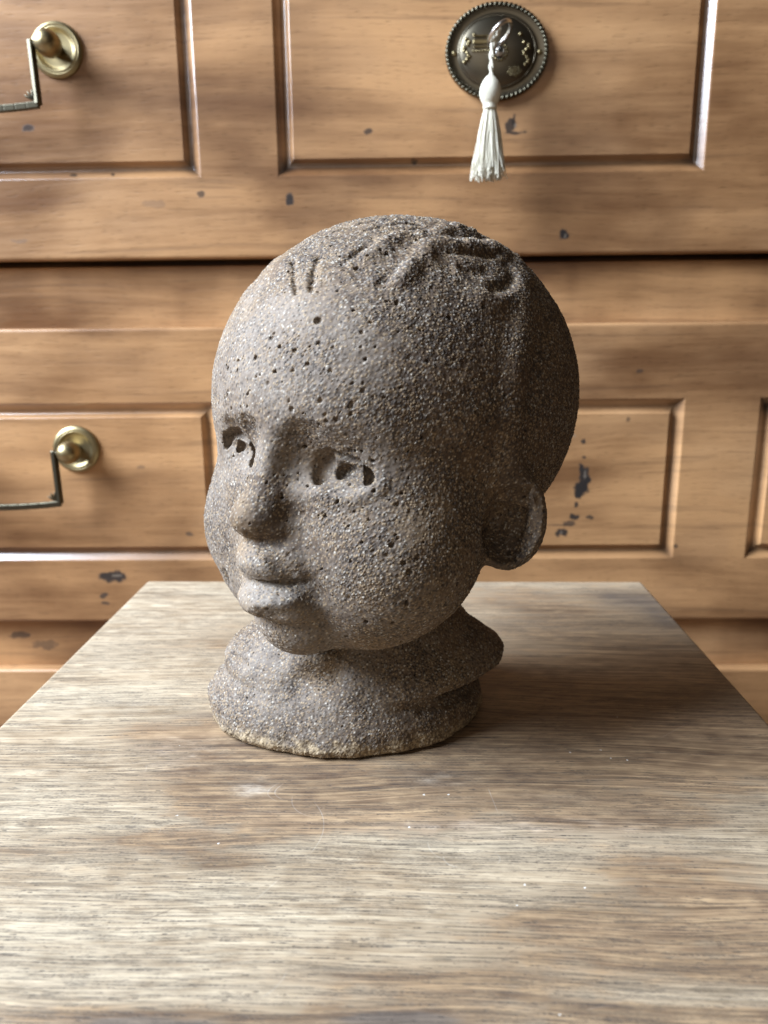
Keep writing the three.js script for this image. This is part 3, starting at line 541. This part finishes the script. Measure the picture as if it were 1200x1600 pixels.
[-1,4,-50.8,119.4,-335.5,5,-43.8,111.4,-335.1,5],
[-1,5,-56.9,90.1,-334.5,5,-44.4,92.8,-330.3,5,-33.9,95.6,-333.2,5],
[-1,0.4,-57.7,121.5,-343.3,0.9],
[-1,0.4,-43.8,120.9,-340.9,1.1],
[-1,2.5,-85.2,95.3,-389.2,3,-84.5,90.1,-390.7,3],
[-1,1.5,55.9,141,-362.8,1.8,60,143.6,-364.2,1.8,64.9,144.6,-363,1.8,70.3,145.8,-357.8,1.8,73.4,141.9,-358.1,1.8,73.8,135.4,-357,1.8,72.6,129.4,-357.3,1.8,72.2,123.1,-357.4,1.8],
[1,3,63.9,140.3,-368.4,4,67.4,139.6,-366.8,4],
[-1,2,56,134.8,-372.1,2.2,59.8,133.2,-370.2,2.2,63.9,133.2,-368.8,2.2,66.7,134.1,-366.9,2.2],
[1,3,71.8,133.4,-362.7,2.2,71.4,125.4,-363.5,2.2,68.4,118.9,-364.9,2.2],
[1,8,-41.1,46.3,-390.6,8,-34.4,44,-387.8,8],
[-1,8,-46.4,39.3,-377.4,6,-28.5,42.5,-376.1,6],
[-1,3,52.7,17.2,-414.3,2.6,40.6,20.7,-396.9,2.6,30.9,20.7,-386.3,2.6,20,21.4,-379.3,2.6],
[-1,4,-88.6,40.3,-409.4,4,-81.6,39.8,-399.9,4]];
function cat(a){const n=(a.length-2)/4;if(n<3)return a;const o=[a[0],a[1]],g=(i,c)=>a[2+4*max(0,min(n-1,i))+c];
 for(let i=0;i<n-1;i++)for(const t of[0,.34,.67])for(let c=0;c<4;c++){const p0=g(i-1,c),p1=g(i,c),p2=g(i+1,c),p3=g(i+2,c);o.push(.5*(2*p1+(p2-p0)*t+(2*p0-5*p1+4*p2-p3)*t*t+(3*p1-p0-3*p2+p3)*t*t*t));}
 for(let c=0;c<4;c++)o.push(g(n-1,c));return o;}
const ST=STROKES.map(cat).map(a=>{const n=(a.length-2)/4;let lo=[1e9,1e9,1e9],hi=[-1e9,-1e9,-1e9];for(let i=0;i<n;i++)for(let c=0;c<3;c++){const v=a[2+i*4+c],r=a[5+i*4]+a[1]+4;lo[c]=min(lo[c],v-r);hi[c]=max(hi[c],v+r);}return{s:a[0],k:a[1],a,n,lo,hi};});
function sdf(X,Y,Z){let d=sdfBase(X,Y,Z);if(d>9||d<-9)return d;
 for(const t of ST){const lo=t.lo,hi=t.hi;if(X<lo[0]||X>hi[0]||Y<lo[1]||Y>hi[1]||Z<lo[2]||Z>hi[2])continue;
  let m=1e9;const a=t.a;if(t.n===1)m=sph(X-a[2],Y-a[3],Z-a[4],a[5]);
  for(let i=0;i<t.n-1;i++){const o=2+i*4;m=min(m,caps(X,Y,Z,a[o],a[o+1],a[o+2],a[o+4],a[o+5],a[o+6],a[o+3],a[o+7]));}
  d=t.s>0?smin(d,m,t.k):smax(d,-m,t.k);}
 return d;}
  // ---- surface of the sculpture: dual mesh at 1 mm, halved once, then grit, pits and wear as real relief (mm)
  const BX = [-126, -4, -556], NB3 = [62, 74, 62], N = 4, GX = NB3[0] * N + 1, GY = NB3[1] * N + 1, GZ = NB3[2] * N + 1;
  const val = new Float32Array(GX * GY * GZ).fill(NaN), vid = new Int32Array(GX * GY * GZ).fill(-1);
  const G = (i, j, k) => i + GX * (j + GY * k);
  const blocks = [];
  for (let c = 0; c < NB3[2]; c++) for (let b = 0; b < NB3[1]; b++) for (let a = 0; a < NB3[0]; a++) {
    if (Math.abs(sdf(BX[0] + a * N + 2, BX[1] + b * N + 2, BX[2] + c * N + 2)) > 7) continue;
    blocks.push(a, b, c);
    for (let k = 0; k <= N; k++) for (let j = 0; j <= N; j++) for (let i = 0; i <= N; i++) { const g = G(a * N + i, b * N + j, c * N + k); if (val[g] !== val[g]) val[g] = sdf(BX[0] + a * N + i, BX[1] + b * N + j, BX[2] + c * N + k); }
  }
  let P = [];
  const EDG = [[0, 0, 0, 1, 0, 0], [0, 1, 0, 1, 1, 0], [0, 0, 1, 1, 0, 1], [0, 1, 1, 1, 1, 1], [0, 0, 0, 0, 1, 0], [1, 0, 0, 1, 1, 0], [0, 0, 1, 0, 1, 1], [1, 0, 1, 1, 1, 1], [0, 0, 0, 0, 0, 1], [1, 0, 0, 1, 0, 1], [0, 1, 0, 0, 1, 1], [1, 1, 0, 1, 1, 1]];
  for (let q = 0; q < blocks.length; q += 3) for (let k = 0; k < N; k++) for (let j = 0; j < N; j++) for (let i = 0; i < N; i++) {
    const X = blocks[q] * N + i, Y = blocks[q + 1] * N + j, Z = blocks[q + 2] * N + k; let x = 0, y = 0, z = 0, n = 0;
    for (const e of EDG) { const a = val[G(X + e[0], Y + e[1], Z + e[2])], b = val[G(X + e[3], Y + e[4], Z + e[5])]; if ((a < 0) !== (b < 0)) { const t = a / (a - b); x += e[0] + (e[3] - e[0]) * t; y += e[1] + (e[4] - e[1]) * t; z += e[2] + (e[5] - e[2]) * t; n++; } }
    if (n) { vid[G(X, Y, Z)] = P.length / 3; P.push(BX[0] + X + x / n, BX[1] + Y + y / n, BX[2] + Z + z / n); }
  }
  let T = [];
  const quad = (a, b, c, d, f) => { if (a < 0 || b < 0 || c < 0 || d < 0) return; if (f) T.push(a, b, c, a, c, d); else T.push(a, c, b, a, d, c); };
  for (let q = 0; q < blocks.length; q += 3) for (let k = 0; k < N; k++) for (let j = 0; j < N; j++) for (let i = 0; i < N; i++) {
    const X = blocks[q] * N + i, Y = blocks[q + 1] * N + j, Z = blocks[q + 2] * N + k; if (!X || !Y || !Z) continue;
    const a = val[G(X, Y, Z)] < 0;
    if (a !== val[G(X + 1, Y, Z)] < 0) quad(vid[G(X, Y - 1, Z - 1)], vid[G(X, Y, Z - 1)], vid[G(X, Y, Z)], vid[G(X, Y - 1, Z)], a);
    if (a !== val[G(X, Y + 1, Z)] < 0) quad(vid[G(X - 1, Y, Z - 1)], vid[G(X - 1, Y, Z)], vid[G(X, Y, Z)], vid[G(X, Y, Z - 1)], a);
    if (a !== val[G(X, Y, Z + 1)] < 0) quad(vid[G(X - 1, Y - 1, Z)], vid[G(X, Y - 1, Z)], vid[G(X, Y, Z)], vid[G(X - 1, Y, Z)], a);
  }
  const normals = (P, T) => {
    const n = new Float32Array(P.length);
    for (let t = 0; t < T.length; t += 3) {
      const a = T[t] * 3, b = T[t + 1] * 3, c = T[t + 2] * 3;
      const ux = P[b] - P[a], uy = P[b + 1] - P[a + 1], uz = P[b + 2] - P[a + 2], vx = P[c] - P[a], vy = P[c + 1] - P[a + 1], vz = P[c + 2] - P[a + 2];
      const x = uy * vz - uz * vy, y = uz * vx - ux * vz, z = ux * vy - uy * vx;
      for (const o of [a, b, c]) { n[o] += x; n[o + 1] += y; n[o + 2] += z; }
    }
    for (let i = 0; i < n.length; i += 3) { const l = Math.hypot(n[i], n[i + 1], n[i + 2]) || 1; n[i] /= l; n[i + 1] /= l; n[i + 2] /= l; }
    return n;
  };
  {                                                  // halve every edge
    const n0 = normals(P, T), mid = new Map(), nP = P.slice(), nv = P.length / 3, T2 = new Uint32Array(T.length * 4); let w = 0;
    const M = (a, b) => {
      const key = a < b ? a * nv + b : b * nv + a; let m = mid.get(key);
      if (m === undefined) {
        m = nP.length / 3; mid.set(key, m);
        let x = (P[a * 3] + P[b * 3]) / 2, y = (P[a * 3 + 1] + P[b * 3 + 1]) / 2, z = (P[a * 3 + 2] + P[b * 3 + 2]) / 2;
        const nx = n0[a * 3] + n0[b * 3], ny = n0[a * 3 + 1] + n0[b * 3 + 1], nz = n0[a * 3 + 2] + n0[b * 3 + 2], l = Math.hypot(nx, ny, nz) || 1;
        const d = Math.max(-.3, Math.min(.3, sdf(x, y, z)));
        nP.push(x - d * nx / l, y - d * ny / l, z - d * nz / l);
      }
      return m;
    };
    for (let t = 0; t < T.length; t += 3) { const a = T[t], b = T[t + 1], c = T[t + 2], d = M(a, b), e = M(b, c), f = M(c, a); T2.set([a, d, f, d, b, e, f, e, c, d, e, f], w); w += 12; }
    P = nP; T = T2;
  }
  const NV = P.length / 3, nrm = normals(P, T), pos = new Float32Array(NV * 3), col = new Float32Array(NV * 3), part = new Uint8Array(NV);
  const h32 = (x, y, z) => { let h = Math.imul(x, 374761393) ^ Math.imul(y, 668265263) ^ Math.imul(z, 2147483647 ^ 0x1b873593); h = Math.imul(h ^ h >>> 13, 1274126177); h ^= h >>> 16; return h >>> 0; };
  let wd = 0, wid = 0, w2d = 0;
  const worley = (x, y, z) => {
    const X = Math.floor(x), Y = Math.floor(y), Z = Math.floor(z); wd = w2d = 9; wid = 0;
    for (let k = -1; k < 2; k++) for (let j = -1; j < 2; j++) for (let i = -1; i < 2; i++) {
      const h = h32(X + i, Y + j, Z + k), dx = X + i + (h & 1023) / 1023 - x, dy = Y + j + (h >>> 10 & 1023) / 1023 - y, dz = Z + k + (h >>> 20 & 1023) / 1023 - z, d = dx * dx + dy * dy + dz * dz;
      if (d < wd) { w2d = wd; wd = d; wid = h; } else if (d < w2d) w2d = d;
    }
    wd = Math.sqrt(wd); w2d = Math.sqrt(w2d);
  };
  const PITS = [[-1, 0, 0]];
  for (let v = 0; v < NV; v++) {
    const o = v * 3, x = P[o], y = P[o + 1], z = P[o + 2], nx = nrm[o], ny = nrm[o + 1], nz = nrm[o + 2];
    const L = toLocal(x, y, z), lx = L[0], ly = L[1], lz = L[2];
    const core = headCore(lx, ly, lz), nk = neckSDF(x, y, z);
    // which part
    let k = 0;
    if (nk < core - 1.5 && y < 75) k = y < 8.5 + 1.5 * n3(x * .08, y * .08, z * .08) ? 7 : 6;
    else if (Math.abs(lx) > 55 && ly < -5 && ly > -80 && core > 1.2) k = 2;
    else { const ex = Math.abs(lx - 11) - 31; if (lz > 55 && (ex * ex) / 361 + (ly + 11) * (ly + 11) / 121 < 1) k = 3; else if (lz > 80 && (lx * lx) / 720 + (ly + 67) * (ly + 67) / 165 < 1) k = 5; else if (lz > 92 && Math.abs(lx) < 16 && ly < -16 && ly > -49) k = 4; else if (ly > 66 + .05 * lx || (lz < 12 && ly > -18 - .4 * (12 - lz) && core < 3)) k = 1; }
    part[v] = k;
    // relief
    const rough = .5 + .5 * n3(x * .03 + 3, y * .03, z * .03), r2 = n3(x * .075, y * .075 + 9, z * .075);
    const gritty = Math.max(.25, Math.min(1.15, .52 + .45 * r2 + (k === 1 ? .28 : 0) + (k === 2 ? -.22 : 0) + .35 * ss(10, 80, lx) + (k >= 6 ? .2 : 0)));
    worley(x / 1.02, y / 1.02, z / 1.02);
    const grain = Math.max(0, 1 - wd / .78), id = wid, gap = ss(.0, .34, w2d - wd), has = (id >>> 5 & 255) / 255 < .35 + .6 * gritty;
    let h = .34 * f3(x * .09, y * .09, z * .09, 2) +   .17 * n3(x * .33, y * .33, z * .33) + .18 * n3(x * .8, y * .8, z * .8);
    h += has ? gritty * .62 * (grain * gap - .25) * (.5 + (id >>> 8 & 255) / 255) : -.10 * gritty;
    if (k === 1 && ly > 55) h += .75 * ss(55, 75, ly) * (n3(lx * .028 + ly * .02, (lz - lx * .35) * .17, ly * .12) + .5 * n3(lx * .05, (lz - lx * .35) * .40, ly * .3));   // combed strands
    // colour of the clay body
    const big = f3(x * .022 + 5, y * .022, z * .022 + 2, 3), med = f3(x * .12, y * .12 + 4, z * .12, 3);
    const t1 = Math.min(1, Math.max(0, .5 + .9 * big + .5 * med));
    let c = mix3([.066, .036, .016], [.180, .108, .052], t1);
    const worn = ss(-.2, .5, .35 * big + .5 * med + .35 * (.5 - rough) + .55 * ss(15, 85, lz - .35 * Math.max(0, lx - 25)) * (1 - .85 * ss(50, 76, ly - .05 * lx + 6 * r2)) + (k >= 6 ? .12 : 0) - .12) ;  // pale worn coat, kept to the lit face front: light painted in too
    const slipAndLight = k === 5 ? .6 : k === 4 ? .05 : k === 2 ? .10 : .56 * worn * (1 - .35 * gritty);
    if (k === 4 || k === 2) c = [c[0] * .62, c[1] * .62, c[2] * .64];  // nose and ears darkened: their shade is put into the clay colour
    c = mix3(c, [.255, .226, .192], slipAndLight);
    c = mix3(c, [.27, .172, .082], .55 * ss(.12, .5, f3(x * .028 + 50, y * .028, z * .028 + 8, 3)));
    const tone = (id >>> 16 & 255) / 255;
    if (has) {
      const gc = tone < .34 ? [.032, .024, .018] : tone < .56 ? [.20, .130, .068] : tone < .80 ? [.34, .24, .135] : tone < .955 ? [.28, .245, .20] : [.54, .48, .39];
      c = mix3(c, gc, Math.min(1, ss(.12, .5, grain) * (.5 + .5 * gritty)));
    }
    const dirt = (1 - gap * .8) * gritty; c = mix3(c, [.062, .043, .030], Math.min(.8, dirt * .72));
    if (y < 14 && k >= 6) { const e = ss(11, 4, y + 5 * med + 3 * n3(x * .3, y * .3, z * .3)); c = mix3(c, has && tone < .5 ? [.16, .11, .06] : [.36, .265, .15], .72 * e); h += e * (.5 * n3(x * .22, y * .22, z * .22) + .3 * n3(x * .6, y * .6, z * .6)); }
    // blow holes
    const pd = .42 + .5 * n3(x * .035 + 40, y * .035, z * .035) + .3 * n3(x * .09, y * .09 + 30, z * .09);
    for (const [cell, rad, dep] of [[5.6, .185, 2.0], [3.0, .21, 1.1]]) {
      const wq = .5 / cell; worley(x / cell + 31 + wq * n3(x * 1.1, y * 1.1, z * 1.1), y / cell + 7 + wq * n3(x * 1.1 + 40, y * 1.1, z * 1.1), z / cell + 3 + wq * n3(x * 1.1, y * 1.1 + 40, z * 1.1));
      const pr = rad * (.35 + .65 * (wid & 255) / 255);
      if ((wid >>> 12 & 255) / 255 < pd * .6 * (k >= 6 ? .35 : k === 5 ? .2 : k === 4 ? .25 : 1) * (lz > 84 && ly < -48 ? .35 : 1) && wd < pr * 1.35) { const e = ss(pr * 1.35, pr * .75, wd); h -= e * dep; c = mix3(c, [.05, .036, .026], e * .8); }
    }
    if (y < 1.5) h = Math.min(h, 0);
    pos[o] = (x + nx * h) / 1000; pos[o + 1] = Math.max(0, y + ny * h) / 1000; pos[o + 2] = (z + nz * h) / 1000;
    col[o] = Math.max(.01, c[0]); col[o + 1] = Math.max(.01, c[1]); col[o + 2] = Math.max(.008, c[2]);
  }
  const nor = normals(pos, T);
  const bust = group('child_head_sculpture', null, [-.018, TOP + .0004, -.43]);
  bust.userData = { label: 'weathered gritty brown clay sculpture of a toddler head on a flared collar base', category: 'sculpture' };
  const clay = new THREE.MeshStandardMaterial({ vertexColors: true, roughness: .78 });
  const NAMES = ['head', 'hair', 'ear', 'eye', 'nose', 'lips', 'collar', 'base_rim'];
  const buckets = new Map();
  for (let t = 0; t < T.length; t += 3) {
    const k = Math.max(part[T[t]], part[T[t + 1]], part[T[t + 2]]); let key = NAMES[k];
    if (k === 2 || k === 3) { const L = toLocal(P[T[t] * 3], P[T[t] * 3 + 1], P[T[t] * 3 + 2]); key += L[0] > (k === 3 ? 11 : 0) ? '|l' : '|r'; }
    let b = buckets.get(key); if (!b) buckets.set(key, b = []); b.push(T[t], T[t + 1], T[t + 2]);
  }
  for (const [key, tri] of buckets) {
    const map = new Int32Array(NV).fill(-1), src = []; const idx = new Uint32Array(tri.length);
    for (let i = 0; i < tri.length; i++) { let m = map[tri[i]]; if (m < 0) { m = map[tri[i]] = src.length; src.push(tri[i]); } idx[i] = m; }
    const a = new Float32Array(src.length * 3), b = new Float32Array(src.length * 3), c = new Float32Array(src.length * 3);
    src.forEach((s, i) => { for (let q = 0; q < 3; q++) { a[i * 3 + q] = pos[s * 3 + q] - (q === 0 ? -.018 : q === 2 ? -.43 : 0); b[i * 3 + q] = nor[s * 3 + q]; c[i * 3 + q] = col[s * 3 + q]; } });
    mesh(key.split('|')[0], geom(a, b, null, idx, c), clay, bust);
  }
  console.log('sculpture', NV, T.length / 3, [...buckets].map(([k, t]) => k + ' ' + t.length / 3).join(', '));
}
renderer.render(scene, camera);
